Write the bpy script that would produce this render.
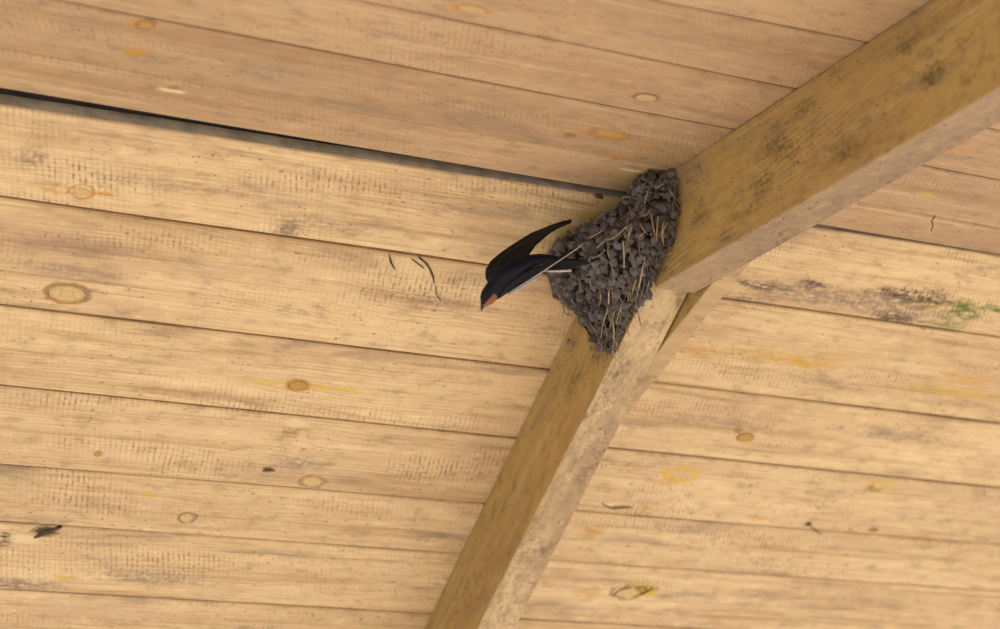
import bpy, bmesh, math, random
from mathutils import Vector, Matrix, noise as mnoise
random.seed(7)
scene = bpy.context.scene
COL = scene.collection
for o in list(bpy.data.objects): bpy.data.objects.remove(o)

# ------------------------------------------------------------------ camera
W, H, FPX = 1000.0, 629.0, 2071.56
RIDGE_Z = 2.90
AL, BE = math.radians(17.75), math.radians(15.12)        # pitch of far slope, of near slope
SKF, SKN = 0.0229, 0.0068                                # rafters are a hair out of square
EL, YAW, ROLL = math.radians(31.89), math.radians(33.37), math.radians(-11.72)
CAM = Vector((-1.1689, -1.4695, RIDGE_Z - 1.2782))
Fw = Vector((math.sin(YAW)*math.cos(EL), math.cos(YAW)*math.cos(EL), math.sin(EL)))
R0 = Fw.cross(Vector((0, 0, 1))).normalized(); U0 = R0.cross(Fw)
Rt = math.cos(ROLL)*R0 + math.sin(ROLL)*U0
Up = -math.sin(ROLL)*R0 + math.cos(ROLL)*U0
CAMROT = Matrix((Rt, Up, -Fw)).transposed()
cd = bpy.data.cameras.new('camera'); cam = bpy.data.objects.new('camera', cd); COL.objects.link(cam)
cam.matrix_world = Matrix.Translation(CAM) @ CAMROT.to_4x4()
cd.sensor_fit = 'HORIZONTAL'; cd.sensor_width = 36.0; cd.lens = 36.0*FPX/W
cd.clip_start = 0.05
cd.dof.use_dof = True; cd.dof.focus_distance = 2.19; cd.dof.aperture_fstop = 4.5
scene.camera = cam

# ------------------------------------------------------------------ world, sun, exposure
wd = bpy.data.worlds.new('World'); scene.world = wd; wd.use_nodes = True
bg = wd.node_tree.nodes['Background']
bg.inputs[0].default_value = (0.80, 0.88, 1.0, 1); bg.inputs[1].default_value = 0.75
sd = bpy.data.lights.new('sun', 'SUN'); sun = bpy.data.objects.new('sun', sd); COL.objects.link(sun)
sd.energy = 4.2; sd.angle = math.radians(0.6); sd.color = (1.0, 0.93, 0.82)
sun.rotation_euler = Vector((-0.42, 0.62, -0.95)).to_track_quat('-Z', 'Y').to_euler()
sun.location = (6, -9, 12)
vs = scene.view_settings
vs.view_transform = 'Standard'; vs.look = 'None'; vs.gamma = 1.0; vs.use_curve_mapping = False
vs.exposure = 0.92

# ------------------------------------------------------------------ helpers: pixels and planes
def ray(px, py):
    return (Fw + Rt*((px-W/2)/FPX) + Up*((H/2-py)/FPX))
def at_depth(px, py, d): return CAM + ray(px, py)*d
ORG = Vector((0, 0, RIDGE_Z))
N_FAR = Vector((0, math.sin(AL), math.cos(AL))); N_NEAR = Vector((0, -math.sin(BE), math.cos(BE)))
def hit(px, py, p0, n):
    d = ray(px, py); t = (p0-CAM).dot(n)/d.dot(n); return CAM + d*t
def hit_far(px, py):            # -> local (x, s) on the far slope
    p = hit(px, py, ORG, N_FAR) - ORG; return p.x, p.dot(Vector((0, math.cos(AL), -math.sin(AL))))
def hit_near(px, py):           # -> local (x, y) on the near slope, y negative down slope
    p = hit(px, py, ORG, N_NEAR) - ORG; return p.x, p.dot(Vector((0, math.cos(BE), math.sin(BE))))
def hit_x(px, py, x=0.0): return hit(px, py, Vector((x, 0, 0)), Vector((1, 0, 0)))
def depth_of(p): return (p-CAM).dot(Fw)
M_FAR = Matrix.Translation(ORG) @ Matrix.Rotation(-AL, 4, 'X')
M_NEAR = Matrix.Translation(ORG) @ Matrix.Rotation(BE, 4, 'X')

# ------------------------------------------------------------------ helpers: objects
def link(name, me, mat=None, parent=None):
    o = bpy.data.objects.new(name, me); COL.objects.link(o)
    if mat is not None and me is not None and not me.materials: me.materials.append(mat)
    if parent is not None: o.parent = parent
    return o
def mesh(name, verts, faces, smooth=False):
    me = bpy.data.meshes.new(name); me.from_pydata([tuple(v) for v in verts], [], faces); me.update()
    if smooth: me.polygons.foreach_set('use_smooth', [True]*len(me.polygons))
    return me
def tag(o, label=None, cat=None, group=None, kind=None):
    if label: o['label'] = label
    if cat: o['category'] = cat
    if group: o['group'] = group
    if kind: o['kind'] = kind
    return o
def fix_normals(me):
    bm = bmesh.new(); bm.from_mesh(me); bmesh.ops.recalc_face_normals(bm, faces=bm.faces); bm.to_mesh(me); bm.free(); return me

# ------------------------------------------------------------------ helpers: materials
class NT:
    def __init__(s, name):
        s.m = bpy.data.materials.new(name); s.m.use_nodes = True
        s.t = s.m.node_tree; s.n = s.t.nodes; s.bsdf = s.n['Principled BSDF']
        s._obj = None
    def put(s, node, i, v):
        if isinstance(v, bpy.types.NodeSocket): s.t.links.new(v, node.inputs[i])
        elif v is not None:
            if isinstance(v, tuple) and len(v) == 3 and node.inputs[i].type == 'RGBA': v = (*v, 1)
            node.inputs[i].default_value = v
    def obj(s):
        if s._obj is None: s._obj = s.n.new('ShaderNodeTexCoord').outputs['Object']
        return s._obj
    def mth(s, op, a, b=None, c=None, clamp=False):
        n = s.n.new('ShaderNodeMath'); n.operation = op; n.use_clamp = clamp
        s.put(n, 0, a); s.put(n, 1, b)
        if c is not None: s.put(n, 2, c)
        return n.outputs[0]
    def xyz(s, v):
        n = s.n.new('ShaderNodeSeparateXYZ'); s.put(n, 0, v); return n.outputs
    def mapv(s, loc, scale, v=None):
        n = s.n.new('ShaderNodeMapping'); s.put(n, 0, v if v is not None else s.obj())
        n.inputs[1].default_value = loc; n.inputs[3].default_value = scale; return n.outputs[0]
    def noise(s, v, scale, detail=3.0, rough=0.55, dist=0.0):
        n = s.n.new('ShaderNodeTexNoise'); s.put(n, 0, v); n.inputs['Scale'].default_value = scale
        n.inputs['Detail'].default_value = detail; n.inputs['Roughness'].default_value = rough
        n.inputs['Distortion'].default_value = dist
        return n.outputs[0]
    def ramp(s, v, lo, hi, smooth=True, a=0.0, b=1.0):
        n = s.n.new('ShaderNodeMapRange'); n.interpolation_type = 'SMOOTHSTEP' if smooth else 'LINEAR'
        s.put(n, 0, v)
        for i, x in ((1, lo), (2, hi), (3, a), (4, b)): n.inputs[i].default_value = x
        return n.outputs[0]
    def mix(s, fac, a, b, mode='MIX'):
        n = s.n.new('ShaderNodeMix'); n.data_type = 'RGBA'; n.blend_type = mode
        s.put(n, 0, fac); s.put(n, 6, a); s.put(n, 7, b); return n.outputs[2]
    def bump(s, h, strength, dist):
        n = s.n.new('ShaderNodeBump'); n.inputs['Strength'].default_value = strength
        n.inputs['Distance'].default_value = dist; s.put(n, 'Height', h)
        s.t.links.new(n.outputs[0], s.bsdf.inputs['Normal'])
    def out(s, col, rough=0.7, spec=0.3):
        s.put(s.bsdf, 'Base Color', col); s.put(s.bsdf, 'Roughness', rough)
        s.bsdf.inputs['Specular IOR Level'].default_value = spec; return s.m

def wood(name, seed, ca, cb, spots=(), saw=0.5, grime=0.5, grain=0.5, sawslant=0.12, speck=0.6, fuzz=0.0, sawdir=None, blotch=0.0):
    """rough-sawn softwood: long axis along local x. spots: (x, y, rx, ry, colour, strength, kind, ragged)"""
    g = NT(name); sx = seed*3.71
    v = g.mapv((sx, seed*1.3, seed*0.7), (1, 1, 1))
    X, Y, Z = g.xyz(v)
    tone = g.noise(g.mapv((sx, seed, 0), (1.6, 7, 7)), 1.0, 3)
    col = g.mix(g.ramp(tone, .3, .7), ca, cb)
    blush = g.noise(g.mapv((sx*.3, seed*5, 2), (3.2, 15, 15)), 1.0, 4, .6)
    col = g.mix(g.mth('MULTIPLY', g.ramp(blush, .46, .72), .55*grime+.2), col, tuple(c*k for c, k in zip(cb, (.80, .70, .78))))
    cloud = g.noise(g.mapv((sx, 4, seed), (30, 60, 60)), 1.0, 4, .7)
    col = g.mix(g.mth('MULTIPLY', g.ramp(cloud, .50, .70), .62), col, tuple(c*.62 for c in cb))
    col = g.mix(g.mth('MULTIPLY', g.ramp(cloud, .47, .28), .5), col, tuple(min(c*1.22, .9) for c in ca))
    # growth figure: long wavy streaks
    gv = g.mapv((sx, seed*2, 0), (2.2, 70, 70))
    gr = g.noise(gv, 1.0, 5, .62, .6)
    col = g.mix(g.mth('MULTIPLY', g.ramp(gr, .52, .72), .62*grain), col, (.34, .20, .09))
    col = g.mix(g.mth('MULTIPLY', g.ramp(gr, .47, .25), .30*grain), col, (.88, .70, .42))
    # growth rings cut lengthwise: thin lines that bend round the knots
    wv = g.noise(g.mapv((sx*.8, seed, 0), (2.6, 9, 9)), 1.0, 3, .5, .3)
    fig = g.mth('SINE', g.mth('MULTIPLY', g.mth('ADD', Y, g.mth('MULTIPLY', wv, .055)), 2*math.pi/.0052))
    fmask = g.ramp(g.noise(g.mapv((sx*1.1, seed*4, 7), (3.5, 22, 22)), 1.0, 3), .42, .66)
    col = g.mix(g.mth('MULTIPLY', g.mth('MULTIPLY', g.ramp(fig, .35, 1.0), fmask), .32*grain), col, (.30, .17, .075))
    # fine fibres
    fib = g.noise(g.mapv((sx, 0, seed), (9, 420, 420)), 1.0, 2)
    col = g.mix(g.mth('MULTIPLY', g.ramp(fib, .5, .75), .45*grain), col, (.36, .22, .10))
    # saw marks across the board, broken into dashes
    wob = g.noise(g.mapv((0, 0, seed), (14, 14, 14)), 1.0, 2)
    da, db = sawdir or (1.0, sawslant)
    ph = g.mth('ADD', g.mth('ADD', g.mth('MULTIPLY', X, da), g.mth('MULTIPLY', Y, db)), g.mth('MULTIPLY', wob, .010))
    sn = g.mth('SINE', g.mth('MULTIPLY', ph, 2*math.pi/.0063))
    patch = g.noise(g.mapv((sx*1.7, seed*2, 0), (4.5, 16, 16)), 1.0, 3)
    dash = g.noise(g.mapv((sx, seed, 3), (190, 150, 150)), 1.0, 3, .65)
    sm = g.mth('MULTIPLY', g.ramp(sn, .0, 1.0), g.ramp(patch, .50, .72))
    sm2 = g.mth('MULTIPLY', sm, g.ramp(dash, .46, .60))
    faint = g.mth('MULTIPLY', g.ramp(sn, -.3, 1.0), g.ramp(patch, .36, .66))
    col = g.mix(g.mth('MULTIPLY', faint, .17*saw), col, (.33, .20, .11))
    col = g.mix(g.mth('MULTIPLY', sm2, 1.0*saw, None, True), col, (.105, .07, .048))
    # grey-mauve grime drifting along the grain
    gp = g.noise(g.mapv((sx*.6, seed*3, 1), (5, 26, 26)), 1.0, 5, .65, .4)
    gm = g.mth('MULTIPLY', g.ramp(gp, .53, .72), .85*grime)
    col = g.mix(gm, col, (.23, .155, .11))
    # specks
    sp = g.noise(g.mapv((sx, seed, 5), (150, 260, 260)), 1.0, 1)
    spz = g.noise(g.mapv((sx, 3, 1), (9, 20, 20)), 1.0, 2)
    col = g.mix(g.mth('MULTIPLY', g.mth('MULTIPLY', g.ramp(sp, .67, .74), g.ramp(spz, .36, .58)), 1.0*speck, None, True), col, (.09, .055, .035))
    if blotch:
        b1 = g.noise(g.mapv((sx, 6, 2), (75, 110, 110)), 1.0, 5, .72)
        b2 = g.noise(g.mapv((sx, 2, 9), (9, 20, 20)), 1.0, 3, .6)
        bb = g.mth('MULTIPLY', g.ramp(b1, .45, .70), g.ramp(b2, .36, .62))
        col = g.mix(g.mth('MULTIPLY', bb, blotch), col, (.115, .075, .04))
    if fuzz:
        fz = g.noise(g.mapv((sx, 1, 2), (190, 190, 190)), 1.0, 3, .7)
        col = g.mix(g.mth('MULTIPLY', g.ramp(fz, .48, .68), fuzz), col, (.30, .20, .12))
    # particular marks of this board
    if spots:
        PX, PY, PZ = g.xyz(g.obj())
        n1 = g.noise(g.mapv((seed, 0, 0), (55, 140, 140)), 1.0, 5, .7)
        n2 = g.mth('ADD', g.mth('MULTIPLY', g.ramp(g.noise(g.mapv((seed, 2, 0), (45, 300, 300)), 1.0, 3, .7), .40, .60), .75), g.mth('MULTIPLY', g.ramp(dash, .42, .58), .55), None, True)
        for (cx, cy, rx, ry, c, st, kind, rag) in spots:
            a = g.mth('DIVIDE', g.mth('SUBTRACT', PX, cx), rx); b = g.mth('DIVIDE', g.mth('SUBTRACT', PY, cy), ry)
            d = g.mth('SQRT', g.mth('ADD', g.mth('MULTIPLY', a, a), g.mth('MULTIPLY', b, b)))
            d = g.mth('ADD', d, g.mth('MULTIPLY', g.mth('SUBTRACT', n1, .5), rag*1.7))
            if kind == 'disc' and rag >= 1:
                f = g.mth('MULTIPLY', g.mth('MULTIPLY', g.ramp(d, 1.45, .2), n2), st*1.6, None, True)
            elif kind == 'ring': f = g.mth('MULTIPLY', g.ramp(g.mth('ABSOLUTE', g.mth('SUBTRACT', d, 1.0)), .28, .06), st)
            else: f = g.mth('MULTIPLY', g.ramp(d, 1.15, .45), st)
            col = g.mix(f, col, c)
    h = g.mth('ADD', g.mth('MULTIPLY', sn, g.mth('MULTIPLY', g.ramp(patch, .35, .7), .35)), g.mth('MULTIPLY', gr, 1.2))
    h = g.mth('ADD', h, g.mth('MULTIPLY', fib, .6))
    g.bump(h, .35, .0012)
    return g.out(col, .72, .25)

def simple(name, col, rough=.7, var=None, nscale=60, bump=0.0, spec=.3):
    g = NT(name)
    n = g.noise(g.obj(), nscale, 4, .6)
    c = g.mix(g.ramp(n, .35, .68), col, var or tuple(x*.6 for x in col))
    if bump: g.bump(n, .6, bump)
    return g.out(c, rough, spec)

# ------------------------------------------------------------------ ground
gm = simple('pale_paving', (.50, .445, .375), .9, (.40, .35, .29), 3.0)
gs = 14.0
o = link('floor', mesh('floor', [(-gs, -gs, -.1), (gs, -gs, -.1), (gs, gs, -.1), (-gs, gs, -.1), (-gs, -gs, 0), (gs, -gs, 0), (gs, gs, 0), (-gs, gs, 0)],
    [(0, 3, 2, 1), (4, 5, 6, 7), (0, 1, 5, 4), (1, 2, 6, 5), (2, 3, 7, 6), (3, 0, 4, 7)]), gm)
tag(o, kind='structure')

# ------------------------------------------------------------------ roof slopes
X0, X1 = -2.1, max(hit_far(1000, 200)[0], hit_near(1000, 129)[0])+.55  # right end set short so more sky light reaches that side
felt = simple('roof_felt', (.035, .032, .030), .95, (.02, .018, .016), 30)
def slab(name, y0, y1, z0, z1, mw):
    v = [(X0, y0, z0), (X1, y0, z0), (X1, y1, z0), (X0, y1, z0), (X0, y0, z1), (X1, y0, z1), (X1, y1, z1), (X0, y1, z1)]
    me = mesh(name, v, [(0, 3, 2, 1), (4, 5, 6, 7), (0, 1, 5, 4), (1, 2, 6, 5), (2, 3, 7, 6), (3, 0, 4, 7)])
    o = link(name, me, felt); o.matrix_world = mw; tag(o, kind='structure'); return o
ROOF_S = 1.42
ceil_far = slab('ceiling', -.004, ROOF_S, .0215, .034, M_FAR)
ceil_near = slab('ceiling', -ROOF_S, .012, .0215, .034, M_NEAR)

def fitline(pts):
    n = len(pts); sx = sum(p[0] for p in pts); sy = sum(p[1] for p in pts)
    sxx = sum(p[0]**2 for p in pts); sxy = sum(p[0]*p[1] for p in pts)
    b = (n*sxy-sx*sy)/(n*sxx-sx*sx); return (sy-b*sx)/n, b
FAR_LINES = [[(0, 104), (350, 159), (590, 193)],
 [(0, 197), (480, 265), (725, 298), (1000, 338)],
 [(0, 307), (548, 368), (655, 382), (1000, 425)],
 [(0, 388), (515, 436), (612, 447), (1000, 490)],
 [(0, 465), (480, 500), (575, 513)],
 [(0, 522), (455, 552), (550, 561)],
 [(0, 590), (425, 612), (517, 620)]]
NEAR_LINES = [[(0, 87), (300, 139), (629, 192)],
 [(0, 47), (350, 111), (655, 167), (859, 202), (1000, 228)],
 [(56, 0), (350, 58), (730, 130), (924, 166)],
 [(350, 0), (790, 88), (988, 129)],
 [(650, 0), (860, 42)]]
fl = [fitline([hit_far(*p) for p in L]) for L in FAR_LINES]
nl = [fitline([hit_near(*p) for p in L]) for L in NEAR_LINES]
while fl[-1][0] < ROOF_S-.12: fl.append((fl[-1][0]+random.uniform(.095, .125), 0.0))
while nl[-1][0] > -ROOF_S+.12: nl.append((nl[-1][0]-random.uniform(.10, .12), 0.0))
# gap widths (m) at each joint
FAR_GAP = [0, .0030, .0036, .0022, .0014, .0013, .0018]
NEAR_GAP = [0, .0020, .0036, .0040, .0034]

def plank_mesh(name, e0, e1, g0, g1, seed, lift=0.0, flip=1, thick=.0195):
    """e0,e1 = (a,b): edge lines y=a+bx with e0<e1; lower face at z=0-lift, eased arrises and slightly wandering edges"""
    nseg = 46; V = []; Fc = []
    for i in range(nseg+1):
        x = X0+(X1-X0)*i/nseg
        w0 = (mnoise.noise((x*5.1, seed*9.1, 0))*.6+mnoise.noise((x*19, seed*3.3, 4))*.35)*.0011
        w1 = (mnoise.noise((x*5.1, seed*7.7, 8))*.6+mnoise.noise((x*19, seed*5.3, 2))*.35)*.0011
        y0 = e0[0]+e0[1]*x+g0*(.5+.3*mnoise.noise((x*2.3, seed, 3)))+w0
        y1 = e1[0]+e1[1]*x-g1*(.5+.3*mnoise.noise((x*2.3, seed, 6)))+w1
        bow = .0006*mnoise.noise((x*1.3, seed*2.2, 1))
        z = -lift+bow; r = .0016; m = (y0+y1)/2; cup = .0008
        V += [(x, y0, thick), (x, y0, z+r), (x, y0+r, z), (x, m, z-cup*.5), (x, y1-r, z), (x, y1, z+r), (x, y1, thick)]
    k = 7
    for i in range(nseg):
        for j in range(k):
            a = i*k+j; b = i*k+(j+1) % k
            Fc.append((a, b, b+k, a+k))
    Fc.append(tuple(range(k))); Fc.append(tuple(nseg*k+j for j in range(k))[::-1])
    return fix_normals(mesh(name, V, Fc))

# colours of the boards; near slope's pinks are darkened to paint in its shade
CREAM = (.70, .51, .295); CREAM2 = (.59, .415, .23); DIM_PINK = (.50, .335, .195); DIM_PINK2 = (.42, .275, .155)
OR = (.50, .235, .035); BR = (.26, .13, .04); DK = (.045, .03, .022); YL = (.62, .40, .05); PALE = (.72, .56, .33)
GR = (.13, .17, .025); YO = (.55, .32, .07); MO = (.45, .36, .07); GY = (.27, .19, .135)
# marks seen on the boards: slope, px, py, rx, ry (in pixels), colour, strength, kind, raggedness
MK = [
 ('f', 81, 191, 11, 6, PALE, .7, 'disc', .3), ('f', 82, 191, 12, 6.5, OR, .8, 'ring', .8), ('f', 100, 193, 16, 3, OR, .7, 'disc', 1.6), ('f', 50, 190, 14, 3, OR, .45, 'disc', 1.8), ('f', 33, 157, 16, 12, GY, .5, 'disc', 1.2),
 ('f', 67, 293, 21, 9.5, PALE, .25, 'disc', .2), ('f', 67, 293, 21, 9.5, BR, .75, 'ring', .5), ('f', 66, 302, 18, 3, OR, .5, 'disc', .8), ('f', 95, 291, 18, 3, GY, .5, 'disc', 1.2), ('f', 60, 268, 30, 5, GY, .45, 'disc', 1.5),
 ('f', 298, 385, 11, 6, BR, .55, 'disc', .8), ('f', 298, 385, 11, 6, OR, .85, 'ring', .4), ('f', 335, 389, 38, 3, YL, .6, 'disc', 1.5), ('f', 262, 381, 24, 3, YL, .45, 'disc', 1.5),
 ('f', 186, 517, 8, 5.5, BR, .3, 'disc', .5), ('f', 187, 517, 8, 5.5, DK, .5, 'ring', .5), ('f', 98, 453, 4, 3.5, BR, .9, 'disc', .8),
 ('f', 268, 469, 6, 3, DK, .8, 'disc', .9), ('f', 312, 481, 12, 6, BR, .6, 'ring', .9), ('f', 150, 494, 8, 4, YL, .5, 'disc', 1.2),
 ('f', 291, 432, 9, 11, BR, .55, 'disc', 1.2), ('f', 296, 423, 12, 6, PALE, .8, 'disc', .6), ('f', 300, 462, 32, 8, GY, .5, 'disc', 1.6),  # first two discs paint the lit and shaded sides of a dent
 ('f', 288, 228, 14, 12, GY, .75, 'disc', 1.4), ('f', 410, 268, 34, 15, PALE, .5, 'disc', .8), ('f', 425, 300, 60, 8, GY, .3, 'disc', 1.6),
 ('f', 22, 538, 18, 6, PALE, .8, 'disc', .8), ('f', 46, 531, 16, 6, DK, .95, 'disc', .9), ('f', 4, 538, 9, 8, DK, .6, 'disc', 1.4), ('f', 20, 584, 40, 6, GY, .75, 'disc', 1.5), ('f', 65, 577, 14, 2, YL, .8, 'disc', .8), ('f', 150, 578, 70, 6, GY, .5, 'disc', 1.6),
 ('f', 150, 180, 60, 8, GY, .3, 'disc', 1.8), ('f', 330, 225, 60, 7, GY, .35, 'disc', 1.8), ('f', 573, 232, 20, 9, MO, .55, 'disc', .9), ('f', 598, 217, 24, 9, MO, .6, 'disc', .9), ('f', 618, 203, 22, 7, MO, .5, 'disc', .9), ('f', 545, 247, 26, 8, MO, .3, 'disc', .9),
 ('f', 545, 290, 40, 24, (.50, .29, .15), .35, 'disc', .8),
 ('f', 745, 437, 10, 5.5, OR, .9, 'disc', .4), ('f', 738, 430, 5, 5, BR, .6, 'disc', .8), ('f', 681, 473, 15, 7, YL, .8, 'ring', .6), ('f', 672, 478, 14, 8, OR, .4, 'disc', 1.2), ('f', 880, 484, 10, 6, YL, .85, 'ring', .5), ('f', 874, 487, 8, 5, BR, .6, 'disc', 1.0), ('f', 882, 502, 18, 8, PALE, .4, 'disc', .8),
 ('f', 613, 504, 11, 2.6, PALE, 1, 'disc', .2), ('f', 622, 506, 12, 2, BR, .8, 'disc', .8), ('f', 645, 507, 10, 7, OR, .35, 'disc', 1.2), ('f', 758, 517, 16, 2, OR, .5, 'disc', .8),
 ('f', 808, 523, 3.5, 3, DK, .9, 'disc', .4), ('f', 816, 530, 8, 2.2, GY, .8, 'disc', .8), ('f', 873, 529, 6, 3, BR, .85, 'disc', .8), ('f', 592, 531, 11, 6, OR, .55, 'disc', 1.4), ('f', 905, 537, 30, 3, OR, .3, 'disc', 1.5),
 ('f', 640, 590, 20, 8, YL, .9, 'disc', .9), ('f', 626, 592, 14, 6, PALE, .7, 'disc', .3), ('f', 626, 592, 14, 6, DK, .6, 'ring', 1.0), ('f', 648, 588, 9, 3, DK, .8, 'disc', 1.2), ('f', 590, 592, 14, 8, OR, .35, 'disc', 1.4), ('f', 985, 565, 20, 3, OR, .35, 'disc', 1.5), ('f', 975, 588, 12, 4, BR, .4, 'disc', 1.5),
 ('f', 962, 311, 20, 10, GR, .75, 'disc', 1.3), ('f', 928, 303, 24, 6, MO, .8, 'disc', 1.2), ('f', 990, 308, 24, 4, GR, .7, 'disc', 1.2), ('f', 950, 324, 20, 7, GR, .5, 'disc', 1.4), ('f', 765, 286, 30, 4, DK, .85, 'disc', 1.6), ('f', 812, 284, 16, 5, DK, .85, 'disc', 1.2), ('f', 912, 297, 40, 9, DK, .75, 'disc', 1.7), ('f', 895, 317, 26, 6, DK, .8, 'disc', 1.4), ('f', 850, 300, 110, 12, GY, .6, 'disc', 1.4), ('f', 740, 298, 40, 5, GY, .6, 'disc', 1.4),
 ('f', 765, 354, 26, 9, YO, .5, 'disc', 1.2), ('f', 806, 362, 30, 7, YO, .7, 'disc', 1.4), ('f', 845, 357, 30, 4, YO, .4, 'disc', 1.4), ('f', 700, 350, 34, 9, YO, .4, 'disc', 1.4), ('f', 965, 378, 28, 6, YO, .5, 'disc', 1.4), ('f', 960, 392, 60, 5, YL, .4, 'disc', 1.4),
 ('f', 905, 437, 60, 6, GY, .4, 'disc', 1.6), ('f', 690, 420, 40, 6, GY, .3, 'disc', 1.6), ('f', 640, 425, 22, 4, GY, .4, 'disc', 1.4),
 ('n', 142, 24, 18, 5, OR, .55, 'disc', 1.2), ('n', 146, 24, 9, 5, BR, .7, 'ring', .8), ('n', 136, 52, 17, 5.5, OR, .85, 'disc', .7), ('n', 145, 58, 26, 4, GY, .5, 'disc', 1.2), ('n', 90, 22, 26, 12, GY, .3, 'disc', 1.5), ('n', 270, 72, 36, 9, GY, .45, 'disc', 1.5),
 ('n', 172, 90, 17, 2.2, PALE, .9, 'disc', .5), ('n', 173, 87, 10, 2.5, GY, .9, 'disc', .7), ('n', 472, 8, 19, 4.5, OR, .6, 'ring', .8), ('n', 458, 9, 8, 4, OR, .7, 'disc', .8), ('n', 598, 133, 34, 5, OR, .5, 'disc', 1.0), ('n', 570, 134, 9, 3, BR, .8, 'disc', .7), ('n', 610, 133, 20, 5, BR, .5, 'ring', 1.2),
 ('n', 646, 97, 13, 4.5, BR, .55, 'ring', .5), ('n', 615, 157, 10, 4, OR, .7, 'disc', 1.4), ('n', 647, 143, 10, 5, OR, .5, 'disc', 1.2), ('n', 480, 118, 30, 7, GY, .45, 'disc', 1.6), ('n', 632, 170, 16, 1.6, PALE, 1, 'disc', .3), ('n', 645, 182, 26, 9, MO, .5, 'disc', 1.0), ('n', 960, 150, 10, 4, OR, .5, 'disc', 1.2), ('n', 925, 193, 12, 3, YL, .5, 'disc', 1.0),
]
KNOTS = [('f', 81, 191, 8, 4.6, 0), ('f', 67, 293, 19, 8.5, 0), ('f', 298, 385, 9.5, 5, 1), ('f', 186, 517, 6.5, 4.4, 0), ('f', 745, 437, 8, 4.6, 1), ('f', 681, 473, 12, 6, 0), ('f', 880, 484, 8, 4.6, 0), ('f', 626, 592, 12, 5, 0), ('n', 146, 24, 8, 3.6, 1), ('n', 646, 97, 11, 4, 2), ('n', 610, 133, 16, 4, 1), ('n', 472, 8, 16, 3.8, 2), ('f', 98, 453, 4, 3.2, 1), ('f', 312, 481, 10, 5, 0)]
def local_of(k, px, py, rx, ry):
    h = hit_far if k == 'f' else hit_near
    x, y = h(px, py); a = h(px+rx, py+.13*rx); b = h(px, py+ry)
    return x, y, max(abs(a[0]-x), .0015), max(abs(b[1]-y), .001)
def knot_mat(name, c1, c2, c3):
    g = NT(name); X, Y, Z = g.xyz(g.obj())
    d = g.mth('SQRT', g.mth('ADD', g.mth('MULTIPLY', X, X), g.mth('MULTIPLY', Y, Y)))
    n = g.noise(g.obj(), 3.0, 3); d2 = g.mth('ADD', d, g.mth('MULTIPLY', n, .35))
    r = g.mth('SINE', g.mth('MULTIPLY', d2, 15))
    c = g.mix(g.mth('MULTIPLY', g.ramp(r, -.2, 1), .5), c1, c2); c = g.mix(g.ramp(g.noise(g.obj(), 5.0, 3), .5, .7), c, c2); c = g.mix(g.ramp(d2, 1.0, 1.2), c, c3)
    return g.out(c, .7, .25)
KM = [knot_mat('knot_pale', (.60, .43, .215), (.46, .30, .13), (.22, .12, .04)), knot_mat('knot_brown', (.47, .28, .08), (.36, .19, .05), (.16, .08, .03)), knot_mat('knot_pink', (.53, .35, .18), (.46, .29, .14), (.32, .19, .09))]
def knot_mesh():
    V = [(0, 0, -1)]; Fc = []; n = 18
    for r, z in ((.5, -.95), (.85, -.75), (1.0, 0.0)):
        for i in range(n):
            a = 2*math.pi*i/n; V.append((r*math.cos(a)*(1+.06*math.sin(3*a)), r*math.sin(a)*(1+.05*math.cos(2*a+1)), z))
    for i in range(n): Fc.append((0, 1+(i+1) % n, 1+i))
    for k in range(2):
        for i in range(n):
            a = 1+k*n+i; b = 1+k*n+(i+1) % n; Fc.append((a, b, b+n, a+n))
    return fix_normals(mesh('knot', V, Fc, True))

LINE = [(s, i) for s in 'fn' for i in range(40)]
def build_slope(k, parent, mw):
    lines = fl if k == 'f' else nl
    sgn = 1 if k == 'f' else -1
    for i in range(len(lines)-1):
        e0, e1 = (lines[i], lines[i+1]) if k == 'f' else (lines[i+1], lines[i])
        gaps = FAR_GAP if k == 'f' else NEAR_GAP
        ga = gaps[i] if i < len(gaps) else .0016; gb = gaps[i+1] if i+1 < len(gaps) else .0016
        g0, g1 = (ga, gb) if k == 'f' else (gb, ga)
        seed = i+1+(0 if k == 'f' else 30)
        sp = []; kn = []
        for m in MK:
            if m[0] != k: continue
            x, y, rx, ry = local_of(k, *m[1:5])
            if e0[0]+e0[1]*x <= y < e1[0]+e1[1]*x: sp.append((x, y, rx, ry, *m[5:]))
        for m in KNOTS:
            if m[0] != k: continue
            x, y, rx, ry = local_of(k, *m[1:5])
            if e0[0]+e0[1]*x <= y < e1[0]+e1[1]*x: kn.append((x, y, rx, ry, m[5]))
        rnd = random.Random(seed*17+3)
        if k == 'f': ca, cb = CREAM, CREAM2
        else: ca, cb = DIM_PINK, DIM_PINK2
        t = rnd.uniform(.95, 1.05)
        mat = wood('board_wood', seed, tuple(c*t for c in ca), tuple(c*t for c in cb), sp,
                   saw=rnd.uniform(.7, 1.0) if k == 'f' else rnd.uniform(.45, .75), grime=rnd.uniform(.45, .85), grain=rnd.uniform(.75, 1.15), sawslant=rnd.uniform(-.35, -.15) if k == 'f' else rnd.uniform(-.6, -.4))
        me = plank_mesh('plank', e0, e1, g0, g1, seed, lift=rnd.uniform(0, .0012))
        me.materials.append(mat)
        if k == 'f' and i == 0:     # its bare upper edge faces the gap at the ridge
            me.materials.append(simple('bare_grey_edge', (.62, .54, .43), .9, (.40, .34, .27), 40))
            for p in me.polygons:
                if p.normal.y < -.9: p.material_index = 1
        o = link('plank', me, None, parent)
        PLANKS.append((k, e0, e1, o))
        for (x, y, rx, ry, t) in kn:
            if t not in KME: KME[t] = knot_mesh(); KME[t].materials.append(KM[t])
            q = link('knot', KME[t], None, o)
            q.location = (x, y, -.0010); q.scale = (rx, ry, .0008)
KME = {}; PLANKS = []
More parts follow.
